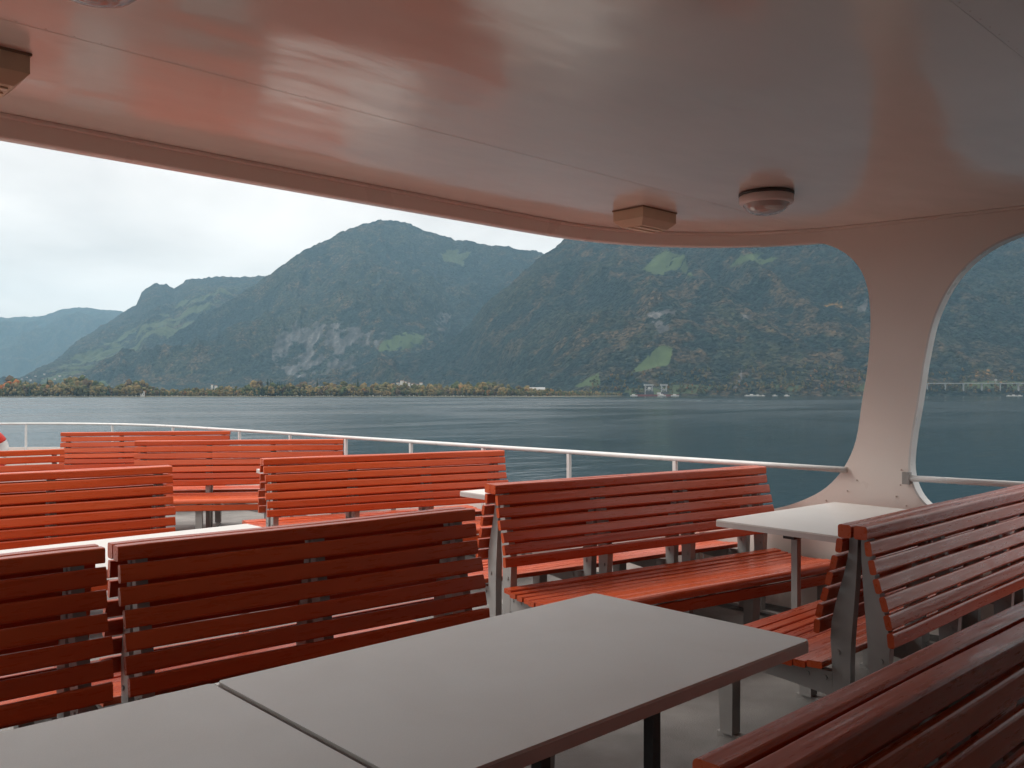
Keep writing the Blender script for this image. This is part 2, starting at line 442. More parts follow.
# ------------------------------------------------------------------ railings
def bow_rail():
    line = [(2.64)] 
    pts = [(wall_a(2.56, 0.93)-0.012, 2.56, 0.93)]
    for b in (3.2, 4, 5, 6, 7, 8, 9, 10, 10.8, 11.3): pts.append((hull_a(b)-0.02, b, 0.93))
    for k in range(1, 25):
        th = R(90*k/24)
        pts.append((0.93+4.32*math.cos(th)**(2/3), 11.3+4.78*math.sin(th)**(2/3), 0.93))
    port = [(mirror(x), y, z) for x, y, z in reversed(pts[:-1])]
    return pts + port
t = empty('bow_railing', (0.93, 10, 0), 0, 'white tubular handrail on slim posts curving round the open bow', 'railing')
BR = bow_rail(); L0 = (0.93, 10, 0)
m = MB(); m.tube(off_loc(BR, L0), 0.018, 12); m.build('top_rail', M_RAIL, t)
def rail_at(px):
    """nearest rail point to a bearing (used only to space the posts like the boat's)"""
    tt = (px-512)/F; best = None
    for p, q in zip(BR, BR[1:]):
        for k in range(20):
            u = k/20; x = p[0]+(q[0]-p[0])*u; y = p[1]+(q[1]-p[1])*u
            d = x*CX+y*CY; e = abs((x*RX+y*RY)/max(d, .1)-tt)
            if d > 0 and (best is None or e < best[0]): best = (e, x, y)
    return best[1], best[2]
posts = [(5.25, 3.85), (5.25, 4.9), (5.25, 5.95), (5.25, 7.03), (5.25, 8.2), (5.25, 9.4), (5.25, 10.7)]
posts += [rail_at(173), rail_at(112), rail_at(26)]
posts += [(3.0, 15.93), (1.7, 16.05), (0.1, 16.05), (-1.3, 15.9)]
posts += [(mirror(x), y) for x, y in posts[:10]]
for x, y in posts:
    m = MB(); m.box(x-0.93-0.014, x-0.93+0.014, y-10-0.014, y-10+0.014, 0.0, 0.915)
    m.build('post', M_RAIL, t)
for port in (False, True):
    t2 = empty('side_railing', (0.93, 0.6, 0), 0, ('white handrail tube crossing the %s beside the roof pillar' % ('port side opening' if port else 'starboard side opening')), 'railing', None)
    m = MB(); P = []
    for b in (2.19, 1.9, 1.6, 1.2, 0.6, 0.0, -0.4, -0.7, -0.985):
        x = wall_a(b, 0.905)-0.02; x = mirror(x) if port else x
        P.append((x-0.93, b-0.6, 0.905))
    m.tube(P, 0.018, 12); m.build('top_rail', M_RAIL, t2)
    for q in (P[0], P[-1]):
        m = MB(); m.box(q[0]-0.02, q[0]+0.02, q[1]-0.02, q[1]+0.02, q[2]-0.035, q[2]+0.035); m.build('bracket', M_STEEL, t2)
# lifebuoy hanging inside the bow rail
lx, ly = rail_at(-11)
lb = empty('lifebuoy', (lx-0.10, ly-0.13, 0.50), R(10), 'white lifebuoy with red bands hanging on the bow railing at the left edge', 'lifebuoy')
m = MB()
ring = [(0.30*math.cos(R(a)), 0, 0.30*math.sin(R(a))) for a in range(0, 360, 10)]
m.tube(ring, 0.075, 14, closed=True); m.build('ring', M_RAIL, lb)
for a0 in (45, 135, 225, 315):
    m = MB(); m.tube([(0.30*math.cos(R(a)), 0, 0.30*math.sin(R(a))) for a in range(a0-14, a0+15, 4)], 0.079, 14); m.build('band', M_BUOYR, lb)

# ------------------------------------------------------------------ benches
def slat_profiles(bs=1.0):
    """(profile, name) of one bench side; y = distance from the centre of the back-to-back pair, z up"""
    P = []
    faces = [(0.066, 0.852), (0.082, 0.7905), (0.102, 0.729), (0.121, 0.6675), (0.137, 0.606), (0.149, 0.5445)]  # (outer y, slat centre z)
    for i, (y, z) in enumerate(faces):
        ang = [0.12, 0.20, 0.26, 0.28, 0.22, 0.08][i]
        z = 0.93-(0.93-z)*bs
        pr = rrect(y-0.024, y, z-0.0260*bs, z+0.0260*bs, 0.008, 3)
        P.append(rot_prof(pr, ang, y, z))
    return P
def seat_profiles():
    P = []
    P.append(rot_prof(rrect(0.120, 0.180, 0.386, 0.412, 0.006, 2), -0.06, 0.14, 0.40))
    y = 0.187
    for i in range(7):
        t = i/6
        z = 0.402 - 0.010*math.sin(math.pi*t)
        P.append(rrect(y, y+0.048, z-0.026, z, 0.005, 2)); y += 0.0535
    fr = [(y, 0.376), (y+0.075, 0.367)]
    for k in range(7):
        a = R(-20 + 100*k/6)
        fr.append((y+0.052+0.034*math.cos(a), 0.370+0.034*math.sin(a)))
    fr.append((y, 0.402))
    P.append(fr)
    P.append(rot_prof(rrect(y+0.056, y+0.082, 0.290, 0.348, 0.006, 2), 0.10, y+0.07, 0.32))
    return P, y
SEATP, YF = seat_profiles()

def upright_mesh(tag=False):
    m = MB()
    w = 0.038
    def plate(poly, x0, x1):
        n = len(poly)
        m.add([(x0, y, z) for y, z in poly] + [(x1, y, z) for y, z in poly],
              [tuple(range(n)), tuple(range(2*n-1, n-1, -1))] + [(i, (i+1) % n, n+(i+1) % n, n+i) for i in range(n)])
    # curved upright following the backs of the slats down to the floor
    outer = [(0.038, 0.8815), (0.038, 0.84), (0.044, 0.80), (0.058, 0.74), (0.076, 0.68), (0.092, 0.62), (0.105, 0.56), (0.110, 0.50), (0.104, 0.405), (0.100, 0.28), (0.092, 0.0)]
    innr = [(0.006, 0.8815), (0.008, 0.80), (0.014, 0.70), (0.022, 0.60), (0.030, 0.50), (0.034, 0.40), (0.034, 0.28), (0.036, 0.0)]
    plate(outer + innr[::-1], -w/2, w/2)
    plate([(0.1045, 0.372), (0.60, 0.362), (0.60, 0.318), (0.30, 0.298), (0.1005, 0.28)], -0.018, 0.018)
    plate([(0.520, 0.3165), (0.592, 0.3175), (0.578, 0.02), (0.522, 0.02)], -0.030, 0.030)
    plate([(0.094, 0.0), (0.60, 0.0), (0.60, 0.0195), (0.094, 0.0195)], -0.020, 0.020)
    for by, bz in ((0.13, 0.345), (0.20, 0.345), (0.08, 0.45), (0.55, 0.34)):
        for sx in (-1, 1):
            x0 = sx*(w/2 if by < 0.11 else 0.018)
            m.tube([(x0, by, bz), (x0+sx*0.005, by, bz)], 0.009, 6, smooth=False)
    return m.mesh('support_frame', M_STEEL)

UPR = upright_mesh()
def bench_meshes(Lg, stations, seed, bs=1.0):
    SL = slat_profiles(bs)
    rail = MB(); rail.prism_x(rrect(0.005, 0.054, 0.882, 0.930, 0.009, 4), 0, Lg, 14, 0.0012, seed)
    back = MB()
    for i, p in enumerate(SL): back.prism_x(p, 0.004*((i*7+seed) % 3), Lg-0.004*((i*5+seed) % 3), 14, 0.0012, seed*10+i)
    seat = MB()
    for i, p in enumerate(SEATP): seat.prism_x(p, 0.005*((i*3+seed) % 3), Lg-0.005*((i+seed) % 3), 14, 0.001, seed*20+i)
    return rail.mesh('top_rail', M_RED), back.mesh('backrest', M_RED), seat.mesh('seat', M_RED)
BM = {}
def bench(Lg, loc, rz, label, group, tag=False, bs=1.0):
    """loc = centre line of the pair at the bench's own left end; +x along the bench, +y the way it faces"""
    key = (round(Lg, 2), bs)
    nst = 4 if Lg > 1.7 else 3
    st = [0.075 + (Lg-0.15)*k/(nst-1) for k in range(nst)]
    if key not in BM: BM[key] = bench_meshes(Lg, st, len(BM)+3, bs)
    t = empty('slatted_bench', loc, rz, label, 'bench', group)
    for nm, me in zip(('top_rail', 'backrest', 'seat'), BM[key]):
        link(bpy.data.objects.new(nm, me), t)
    for s in st:
        u = link(bpy.data.objects.new('support_frame', UPR), t); u.location = (s, 0, 0)
    if tag:
        m = MB(); m.box(0.052, 0.0555, 0.38, 0.48, 0.318, 0.350)
        m.build('number_plate', M_TAG, t)
    return t
GR = 'red slatted benches set out back to back on the ferry deck'
def pair(x0, y0, x1, y1, lab_front, lab_back, tagb=False, bs=1.0):
    """front-top edge of the aft-facing bench runs (x0,y0)->(x1,y1) seen from aft; builds both benches"""
    ang = math.atan2(y1-y0, x1-x0); Lg = math.hypot(x1-x0, y1-y0)
    nx, ny = -math.sin(ang), math.cos(ang)        # towards the bow
    cx0, cy0 = x0+nx*0.054, y0+ny*0.054
    cx1, cy1 = x1+nx*0.054, y1+ny*0.054
    if lab_front: bench(Lg, (cx1, cy1, 0), ang+math.pi, lab_front, GR, False, bs)      # faces aft (towards camera)
    if lab_back: bench(Lg, (cx0, cy0, 0), ang, lab_back, GR, tagb, bs)
d = 1.41
pair(-0.47, 2.84, 0.945, 2.815, 'dark red bench at the left edge, in front of the nearer-left grey table', 'red bench facing the bow, back to back with the one at the left edge', bs=1.075)
pair(0.98, 2.81, 2.365, 2.73, 'dark red bench left of centre, its shaded backrest behind the nearest grey tables', 'red bench back to back with the shaded one behind the nearest tables, facing the bow', bs=1.075)
pair(3.05, 1.41, 5.15, 1.425, 'long reddish brown bench at right, its seven slats running out of the right edge', 'bench at right facing the table by the pillar, small number plate under its seat end', True)
pair(3.06, 3.37, 5.13, 3.04, 'long bench left of the pillar, its glossy slatted seat in full view', 'long bench facing the bow behind the one whose glossy seat shows beside the pillar table')
pair(3.07, 5.88, 5.0, 5.40, 'orange red bench in the middle distance just above the shaded bench back', 'middle distance orange bench facing the bow, back to back with its twin')
pair(3.30, 9.00, 5.0, 7.86, 'bright orange bench far forward with its seat in view, second from the bow', 'bench facing the bow behind the far orange bench whose seat shows', bs=1.075)
pair(3.37, 11.60, 5.08, 10.62, 'farthest bright orange bench below the bow railing', 'bench facing the bow railing, back to back with the farthest bench', bs=1.075)
pair(0.94, 5.88, 2.34, 5.72, 'red bench at left in the third row, above the left strip of grey table', 'bench facing the bow behind the third row bench at left', bs=1.075)
pair(1.00, 8.37, 2.39, 8.12, 'orange bench at the far left edge below the lifebuoy', None, bs=1.075)
# nearest pair: only its rails and slats show at the bottom right
pair(0.955, 0.565, 2.37, 0.563, 'nearest dark brown red bench at the bottom right corner, facing the camera side', 'nearest bench at the bottom right whose rounded top rail faces the tables')

# ------------------------------------------------------------------ tables
GT = 'grey topped tables between the benches'
def table(x0, x1, y0, y1, label, legs, rz=0.0):
    cx, cy = (x0+x1)/2, (y0+y1)/2
    t = empty('deck_table', (cx, cy, 0), rz, label, 'table', GT)
    w, h = (x1-x0)/2, (y1-y0)/2
    def slab(name, mat, inset, z0, z1, rc=0.012):
        m = MB(); pts = []
        for sx, sy, a0 in ((1, -1, -90), (1, 1, 0), (-1, 1, 90), (-1, -1, 180)):
            for k in range(4):
                a = R(a0+30*k)
                pts.append((sx*(w-inset-rc)+rc*math.cos(a), sy*(h-inset-rc)+rc*math.sin(a)))
        n = len(pts)
        m.add([(x, y, z0) for x, y in pts]+[(x, y, z1) for x, y in pts],
              [tuple(range(n-1, -1, -1)), tuple(range(n, 2*n))]+[(i, (i+1) % n, n+(i+1) % n, n+i) for i in range(n)])
        return m.build(name, mat, t)
    slab('tabletop', M_TABLE, 0.0015, 0.7335, 0.740)
    slab('edge_band', M_TEDGE, 0.0, 0.707, 0.7333)
    m = MB(); m.box(-w+0.10, w-0.10, -0.03, 0.03, 0.675, 0.7065); m.build('bearer', M_BLACK, t)
    for lx in legs:
        m = MB()
        m.box(lx-cx-0.017, lx-cx+0.017, -0.017, 0.017, 0.012, 0.6745)
        m.box(lx-cx-0.035, lx-cx+0.035, -0.24, 0.24, 0.0, 0.0118)
        m.build('leg', M_BLACK if y0 < 1.5 else M_STEEL, t)
table(0.898, 2.21, 1.178, 1.945, 'large grey table in the foreground centre, its right corner by the bench seat', (2.02, 1.57, 1.1))
table(-0.43, 0.884, 1.175, 1.94, 'grey table at the bottom left, separated from the centre table by a narrow gap', (0.7, -0.25))
table(0.93, 2.10, 3.46, 4.20, 'grey table at left showing as a pale strip behind the shaded bench backs', (1.9, 1.1))
table(3.93, 5.12, 1.87, 2.61, 'pale grey table beside the white pillar', (4.10, 4.9), R(-3))
table(3.83, 5.05, 3.84, 4.58, 'grey table whose corner pokes out left of the long glossy bench', (4.0, 4.9), R(-3))
table(3.60, 4.9, 6.35, 7.08, 'far grey table just showing at the left end of the middle distance bench', (3.8, 4.75), R(-12))

# ------------------------------------------------------------------ ceiling fittings
def lamp(x, y, label):
    t = empty('ceiling_lamp', (x, y, 2.43), 0, label, 'ceiling lamp', 'round ceiling lamps')
    m = MB(); m.lathe([(0.0001, -0.003), (0.138, -0.003), (0.138, -0.016), (0.128, -0.018), (0.0001, -0.018)], 48); m.build('gasket', M_GASKET, t)
    m = MB(); m.lathe([(0.120, -0.0185), (0.136, -0.019), (0.136, -0.048), (0.130, -0.058), (0.112, -0.060)], 48); m.build('housing', M_LAMP, t)
    m = MB(); m.lathe([(0.116, -0.058), (0.116, -0.064), (0.108, -0.070), (0.104, -0.078), (0.085, -0.094), (0.055, -0.106), (0.025, -0.111), (0.0001, -0.112)], 48); m.build('lens', M_LENS, t)
lamp(4.05, 2.40, 'round white ceiling lamp to the right of the beige loudspeaker box')
lamp(0.70, 2.17, 'round ceiling lamp cut by the top left edge of the photo')
def speaker(x, y, label):
    t = empty('ceiling_speaker', (x, y, 2.43), R(0), label, 'loudspeaker', 'beige ceiling loudspeakers')
    m = MB()
    w, d_ = 0.15, 0.105
    pts_t = [(-w, -d_), (w, -d_), (w, d_), (-w, d_)]
    # box whose lower face is smaller, with a slanted front
    v = [(-w,-d_,-0.003),(w,-d_,-0.003),(w,d_,-0.003),(-w,d_,-0.003),
         (-w,-d_,-0.062),(w,-d_,-0.062),(w,d_,-0.062),(-w,d_,-0.062),
         (-w+0.035,-d_+0.035,-0.098),(w-0.035,-d_+0.035,-0.098),(w-0.035,d_-0.035,-0.098),(-w+0.035,d_-0.035,-0.098)]
    m.add(v, [(0,1,2,3),(0,4,5,1),(1,5,6,2),(2,6,7,3),(3,7,4,0),(4,8,9,5),(5,9,10,6),(6,10,11,7),(7,11,8,4),(8,11,10,9)])
    m.build('cabinet', M_BEIGE, t)
    for k, yy in enumerate((-0.045, 0.012)):
        m = MB(); m.box(-0.105, 0.105, yy, yy+0.022, -0.104, -0.0985); m.build('grille_bar', M_BEIGE_L, t)
    m = MB(); m.box(-0.155, 0.155, -d_-0.005, d_+0.005, -0.0075, -0.0005); m.build('base_plate', M_BEIGE_D, t)
speaker(3.97, 3.12, 'beige box loudspeaker under the ceiling at centre right near the canopy lip')
speaker(0.62, 3.05, 'beige box loudspeaker under the ceiling at the top left edge')

# ------------------------------------------------------------------ terrain
def lattice(seed, n=256):
    return np.random.default_rng(seed).random((n, n))
LATS = [lattice(s) for s in range(8)]
def vnoise(x, y, k=0):
    A = LATS[k % 8]; n = A.shape[0]
    xi = np.floor(x).astype(int); yi = np.floor(y).astype(int)
    fx = x-xi; fy = y-yi; fx = fx*fx*(3-2*fx); fy = fy*fy*(3-2*fy)
    a = A[xi % n, yi % n]; b = A[(xi+1) % n, yi % n]; c = A[xi % n, (yi+1) % n]; d = A[(xi+1) % n, (yi+1) % n]
    return (a*(1-fx)+b*fx)*(1-fy)+(c*(1-fx)+d*fx)*fy
def fbm(x, y, o=5, k=0):
    s = 0; a = 0.5; t = 0
    for i in range(o):
        s = s+a*vnoise(x+17.3*i, y+9.1*i, k+i); t += a; a *= 0.5; x = x*2.03; y = y*2.03
    return s/t
def ridged(x, y, o=5, k=0):
    s = 0; a = 0.5; t = 0
    for i in range(o):
        s = s+a*(1-np.abs(2*vnoise(x+5.7*i, y+3.9*i, k+i)-1)); t += a; a *= 0.5; x = x*2.1; y = y*2.1
    return s/t

# forest / meadow / rock material driven by a real ground-cover attribute
M_LAND, nt, b = new_mat('mountain_cover')
L = nt.links.new
at = N(nt, 'ShaderNodeVertexColor', layer_name='cover')
co = coords(nt)
n1 = N(nt, 'ShaderNodeTexVoronoi', i_Scale=0.075); L(co, n1.inputs['Vector'])
mixc = N(nt, 'ShaderNodeMix', data_type='RGBA', blend_type='MULTIPLY'); mixc.inputs[0].default_value = 0.85
rc = ramp(nt, n1.outputs['Color'], [(0.0, (0.12, 0.16, 0.20)), (0.40, (0.38, 0.45, 0.5)), (0.58, (0.9, 0.93, 0.95)), (0.78, (1.6, 1.5, 1.38)), (1.0, (2.5, 2.25, 1.95))])
L(at.outputs['Color'], mixc.inputs[6]); L(rc.outputs[0], mixc.inputs[7])
keep = N(nt, 'ShaderNodeMix', data_type='RGBA'); L(at.outputs['Alpha'], keep.inputs[0])
L(at.outputs['Color'], keep.inputs[6]); L(mixc.outputs[2], keep.inputs[7])
L(keep.outputs[2], b.inputs['Base Color'])
b.inputs['Roughness'].default_value = 0.95; b.inputs['Specular IOR Level'].default_value = 0.1
n2 = N(nt, 'ShaderNodeTexVoronoi', i_Scale=0.07); L(co, n2.inputs['Vector'])
n3 = N(nt, 'ShaderNodeTexNoise', i_Scale=0.03, i_Detail=6); L(co, n3.inputs['Vector'])
su = N(nt, 'ShaderNodeMath', operation='MULTIPLY_ADD'); L(n2.outputs['Distance'], su.inputs[0]); su.inputs[1].default_value = -0.8; L(n3.outputs[0], su.inputs[2])
mu = N(nt, 'ShaderNodeMath', operation='MULTIPLY'); L(su.outputs[0], mu.inputs[0]); L(at.outputs['Alpha'], mu.inputs[1])
bp = N(nt, 'ShaderNodeBump', i_Strength=1.0, i_Distance=14.0); L(mu.outputs[0], bp.inputs['Height']); L(bp.outputs[0], b.inputs['Normal'])

def interp(pts, u):
    return np.interp(u, [p[0] for p in pts], [p[1] for p in pts])
def inpoly(px, py, poly):
    c = np.zeros(px.shape, bool); n = len(poly); j = n-1
    for i in range(n):
        xi, yi = poly[i]; xj, yj = poly[j]
        m_ = ((yi > py) != (yj > py)) & (px < (xj-xi)*(py-yi)/((yj-yi) or 1e-9)+xi)
        c ^= m_; j = i
    return c
TER = {}
def terrain(key, label, u0, u1, nu, nv, foot, ridge, ridge_r, gully, patches, palette, gexp=1.15, seed=0, base=-6.0, foot_h=0.0):
    u = np.linspace(u0, u1, nu)
    v = np.concatenate([np.linspace(0, 1, nv), np.linspace(1.04, 1.35, 8)])
    U, V = np.meshgrid(u, v)
    rf = interp(foot, U); rr = interp(ridge_r, U)
    Rr = rf+(rr-rf)*V
    T = (U-512)/F
    X = Rr*(RX*T+CX); Y = Rr*(RY*T+CY)
    H = (394-interp(ridge, U))/F*rr+CAMZ
    H = H + 34*(fbm(U*0.11, V*0+seed, 5, seed)-0.5)*np.clip((H-60)/300, 0, 1)
    Vc = np.clip(V, 0, 1)
    g = Vc**gexp
    back = np.clip(V-1, 0, 1)
    Z = base + foot_h*np.clip(Vc*12, 0, 1) + (H-base-foot_h)*g - back*(H-base)*1.6
    env = np.clip(Vc*3, 0, 1)*np.clip((1-Vc)*3.2+0.06, 0, 1)
    arc = T*Rr
    wx = arc+90*(fbm(X/330, Y/330, 3, seed+3)-0.5)*2
    RG = ridged(wx/560+seed*3.1+V*0.8, Rr/2100, 5, seed)
    Z = Z + env*gully*((RG-0.62)*3.3 + (fbm(arc/1500, Rr/1300+seed, 3, seed+2)-0.5)*2.0)
    rel = np.clip((RG-0.42)/0.42, 0, 1)[..., None]
    rough = (fbm(X/26, Y/26, 3, seed+1)-0.5)*24*np.clip(Vc*10, 0, 1)
    PX = U; PY = 394-(Z-CAMZ)/Rr*F
    # ground cover
    auto = fbm(X/260, Y/260, 5, seed+3); fine = fbm(X/45, Y/45, 3, seed+4)
    con, dec, rust = [np.array(c) for c in palette]
    w1 = np.clip((auto*0.65+fine*0.5-0.50)*5, 0, 1)[..., None]
    low = np.clip(1-(Z/420), 0, 1)[..., None]
    w2 = np.clip((fine*0.7+fbm(X/110, Y/110, 3, seed+5)*0.55-0.68+0.10*low[..., 0])*7, 0, 1)[..., None]
    w1 = np.clip(w1*0.35+0.65*rel*(0.3+1.2*w1), 0, 1); w2 = w2*np.clip(0.25+1.1*rel, 0, 1)
    C = con*(1-w1)+dec*w1
    C = C*(1-w2)+rust*w2
    A = np.ones(U.shape)
    jx = (fbm(X/140, Y/140, 4, seed+6)-0.5)*9; jy = (fbm(X/140+50, Y/140, 4, seed+7)-0.5)*9
    for kind, poly in patches:
        mk = inpoly(PX+jx, PY+jy, poly)
        if kind == 'meadow':
            mk = mk & (fine*0.5+auto*0.5 > 0.40)
            gcol = np.array((0.048, 0.068, 0.030))*(0.45+1.1*fbm(X/90, Y/90, 4, seed+5)[..., None]); C[mk] = gcol[mk]; A[mk] = 0.06; rough[mk] *= 0.1
        elif kind == 'pasture':
            mk = mk & (fbm(X/230, Y/110, 4, seed+2) > 0.5)
            gcol = np.array((0.055, 0.070, 0.036))*(0.65+0.7*fine[..., None]); C[mk] = gcol[mk]; A[mk] = 0.2; rough[mk] *= 0.3
        elif kind == 'rock':
            st = fbm(arc/60, Z/45, 5, seed+1)
            mk = mk & (st*0.6+fine*0.4 > 0.49)
            st2 = fbm(arc/24+3, Z/60, 4, seed+4); gcol = np.array((0.092, 0.090, 0.088))*(0.10+2.6*(0.35*st+0.65*st2)[..., None]**2.2); C[mk] = gcol[mk]; A[mk] = 0.25
        elif kind == 'gold':
            mk = mk & (fine > 0.45); mk = mk & (fine > 0.5); C[mk] = (0.13, 0.08, 0.03)
    Z = Z+rough
    n0, n1_ = U.shape
    co_ = np.stack([X, Y, Z], -1).reshape(-1, 3).astype(np.float32)
    idx = np.arange(n0*n1_).reshape(n0, n1_)
    q = np.stack([idx[:-1, :-1], idx[:-1, 1:], idx[1:, 1:], idx[1:, :-1]], -1).reshape(-1, 4)
    me = bpy.data.meshes.new('mountain')
    me.vertices.add(len(co_)); me.vertices.foreach_set('co', co_.ravel())
    me.loops.add(q.size); me.loops.foreach_set('vertex_index', q.ravel().astype(np.int32))
    me.polygons.add(len(q)); me.polygons.foreach_set('loop_start', np.arange(0, q.size, 4, dtype=np.int32))
    me.polygons.foreach_set('use_smooth', np.ones(len(q), bool))
    me.update(calc_edges=True); me.validate()
    ca = me.color_attributes.new('cover', 'FLOAT_COLOR', 'POINT')
    ca.data.foreach_set('color', np.concatenate([C, A[..., None]], -1).reshape(-1).astype(np.float32))
    me.materials.append(M_LAND)
    o = bpy.data.objects.new('mountain', me); link(o); o['kind'] = 'structure'; o['label'] = label
    TER[key] = (PX, PY, X, Y, Z)
    return o
PAL1 = [(0.008, 0.017, 0.018), (0.024, 0.028, 0.019), (0.050, 0.038, 0.025)]
PAL2 = [(0.010, 0.020, 0.021), (0.030, 0.035, 0.024), (0.056, 0.045, 0.030)]
terrain('right', 'forested mountainside in autumn colours across the lake at right', 250, 1450, 1100, 300,
        [(250, 4300), (450, 3600), (600, 2760), (1450, 2560)],
        [(250, 386), (280, 381), (320, 377), (358, 370), (383, 360), (430, 348), (461, 331), (480, 312), (499, 293), (524, 271), (545, 254), (570, 236), (600, 220), (650, 196), (720, 172), (820, 152), (1100, 150), (1450, 175)],
        [(250, 4700), (450, 4900), (600, 5300), (1450, 5200)], 95,
        [('meadow', [(640,268),(655,256),(668,250),(684,256),(692,276),(672,270),(660,276)]), ('meadow', [(732,268),(742,256),(760,254),(776,258),(765,264),(748,262)]),
         ('meadow', [(632,372),(648,356),(662,346),(672,352),(668,366)]), ('meadow', [(576,389),(590,380),(600,374),(600,386)]),
         ('rock', [(646,312),(660,306),(676,312),(672,330),(660,334)]), ('rock', [(742,316),(752,314),(752,320),(744,322)]), ('rock', [(856,300),(866,300),(866,312),(858,310)]), ('rock', [(734,388),(737,376),(742,368),(741,378),(737,392)]), 
         ('gold', [(822,306),(840,298),(842,306),(828,310)]), ('gold', [(975,370),(990,370),(990,377),(975,377)]), ('pasture', [(590,394),(590,388),(1450,376),(1450,384),(600,396)])], PAL1, 1.05, 0, foot_h=10)
terrain('mid', 'steep forested mountain with a quarried grey rock face below its cloudy peak', 60, 700, 700, 280,
        [(60, 4700), (700, 4900)],
        [(60, 390), (100, 384), (116, 374), (133, 361), (159, 342), (186, 324), (212, 310), (239, 293), (266, 277), (292, 260), (305, 250), (336, 235), (358, 226), (386, 219), (405, 221), (421, 228), (442, 235), (467, 241), (499, 246), (530, 251), (560, 258), (620, 290), (700, 370)],
        [(60, 5500), (250, 6800), (400, 7800), (700, 7000)], 150,
        [('rock', [(276,336),(300,318),(322,322),(352,324),(372,330),(392,326),(380,345),(352,352),(356,368),(322,376),(290,376),(272,360)]), ('rock', [(436,312),(450,314),(446,332),(438,330)]),
         ('meadow', [(378,350),(388,338),(402,333),(424,336),(420,346),(400,350)]), ('pasture', [(440,250),(470,250),(470,268),(445,262)])], PAL2, 1.0, 1, foot_h=12, )
terrain('left', 'lower green mountain shoulder with pastures and villages at left', -120, 420, 560, 240,
        [(-120, 4100), (420, 4600)],
        [(-120, 385), (0, 383), (20, 378), (33, 371), (56, 360), (76, 342), (100, 327), (123, 313), (136, 305), (142, 292), (153, 284), (166, 283), (174, 288), (186, 280), (199, 278), (216, 276), (239, 277), (270, 276), (330, 290), (420, 330)],
        [(-120, 5200), (20, 6000), (120, 9000), (420, 9500)], 110,
        [('pasture', [(40,384),(70,356),(110,340),(150,318),(200,290),(215,300),(180,335),(140,370),(120,386)]), ('meadow', [(82,384),(96,370),(118,366),(126,372),(116,385)]), ('pasture', [(150,335),(180,300),(250,282),(225,300),(190,325)]),
         ('meadow', [(128,388),(140,378),(150,380),(146,388)]), ('meadow', [(98,360),(118,352),(140,350),(120,360)])], PAL2, 1.35, 2, foot_h=14)
terrain('far', 'farthest blue mountain range fading into cloud at the far left', -420, 330, 460, 110,
        [(-420, 10200), (330, 10200)],
        [(-420, 300), (-200, 330), (-50, 322), (0, 318), (30, 317), (45, 316), (60, 309), (75, 307), (100, 309), (125, 312), (160, 330), (220, 350), (330, 380)],
        [(-420, 14800), (330, 14800)], 160, [], PAL2, 0.8, 4)

# water and the flat delta land on the far shore
M_WATER, nt, b = new_mat('lake_water')
L = nt.links.new
b.inputs['Base Color'].default_value = (0.004, 0.022, 0.031, 1)
b.inputs['IOR'].default_value = 1.333
b.inputs['Specular IOR Level'].default_value = 0.5
geo = N(nt, 'ShaderNodeNewGeometry')
# swell direction slightly askew
mp = N(nt, 'ShaderNodeMapping'); L(geo.outputs['Position'], mp.inputs[0]); mp.inputs['Rotation'].default_value = (0, 0, R(43)); mp.inputs['Scale'].default_value = (0.35, 1, 1)
wa = N(nt, 'ShaderNodeTexNoise', i_Scale=0.9, i_Detail=6, i_Roughness=0.55); L(mp.outputs[0], wa.inputs['Vector'])
wb = N(nt, 'ShaderNodeTexNoise', i_Scale=0.16, i_Detail=5, i_Roughness=0.6); L(mp.outputs[0], wb.inputs['Vector'])
wc = N(nt, 'ShaderNodeTexNoise', i_Scale=0.012, i_Detail=5, i_Roughness=0.6, i_Distortion=1.0); L(mp.outputs[0], wc.inputs['Vector'])
# bow wave region to port: stronger, longer waves (distance from a point ahead-left)
vd = N(nt, 'ShaderNodeVectorMath', operation='DISTANCE'); L(geo.outputs['Position'], vd.inputs[0]); vd.inputs[1].default_value = (85, 240, -5)
wk = N(nt, 'ShaderNodeMapRange'); L(vd.outputs['Value'], wk.inputs[0]); wk.inputs[1].default_value = 60; wk.inputs[2].default_value = 225; wk.inputs[3].default_value = 1; wk.inputs[4].default_value = 0
pt = N(nt, 'ShaderNodeMapRange'); L(wc.outputs[0], pt.inputs[0]); pt.inputs[1].default_value = 0.42; pt.inputs[2].default_value = 0.6; pt.inputs[3].default_value = 0.5; pt.inputs[4].default_value = 1.0
wp = N(nt, 'ShaderNodeMath', operation='MULTIPLY'); L(wk.outputs[0], wp.inputs[0]); L(pt.outputs[0], wp.inputs[1])
hs = N(nt, 'ShaderNodeMath', operation='MULTIPLY_ADD'); L(wp.outputs[0], hs.inputs[0]); hs.inputs[1].default_value = 0.8; hs.inputs[2].default_value = 0.32
hb = N(nt, 'ShaderNodeMath', operation='MULTIPLY'); L(wb.outputs[0], hb.inputs[0]); L(hs.outputs[0], hb.inputs[1])
ha = N(nt, 'ShaderNodeMath', operation='MULTIPLY_ADD'); L(wa.outputs[0], ha.inputs[0]); ha.inputs[1].default_value = 0.09; L(hb.outputs[0], ha.inputs[2])
wd = N(nt, 'ShaderNodeTexNoise', i_Scale=0.055, i_Detail=2, i_Roughness=0.4); L(mp.outputs[0], wd.inputs['Vector'])
he = N(nt, 'ShaderNodeMath', operation='MULTIPLY'); L(wd.outputs[0], he.inputs[0]); L(wp.outputs[0], he.inputs[1])
hf = N(nt, 'ShaderNodeMath', operation='MULTIPLY_ADD'); L(he.outputs[0], hf.inputs[0]); hf.inputs[1].default_value = 2.2; L(ha.outputs[0], hf.inputs[2])
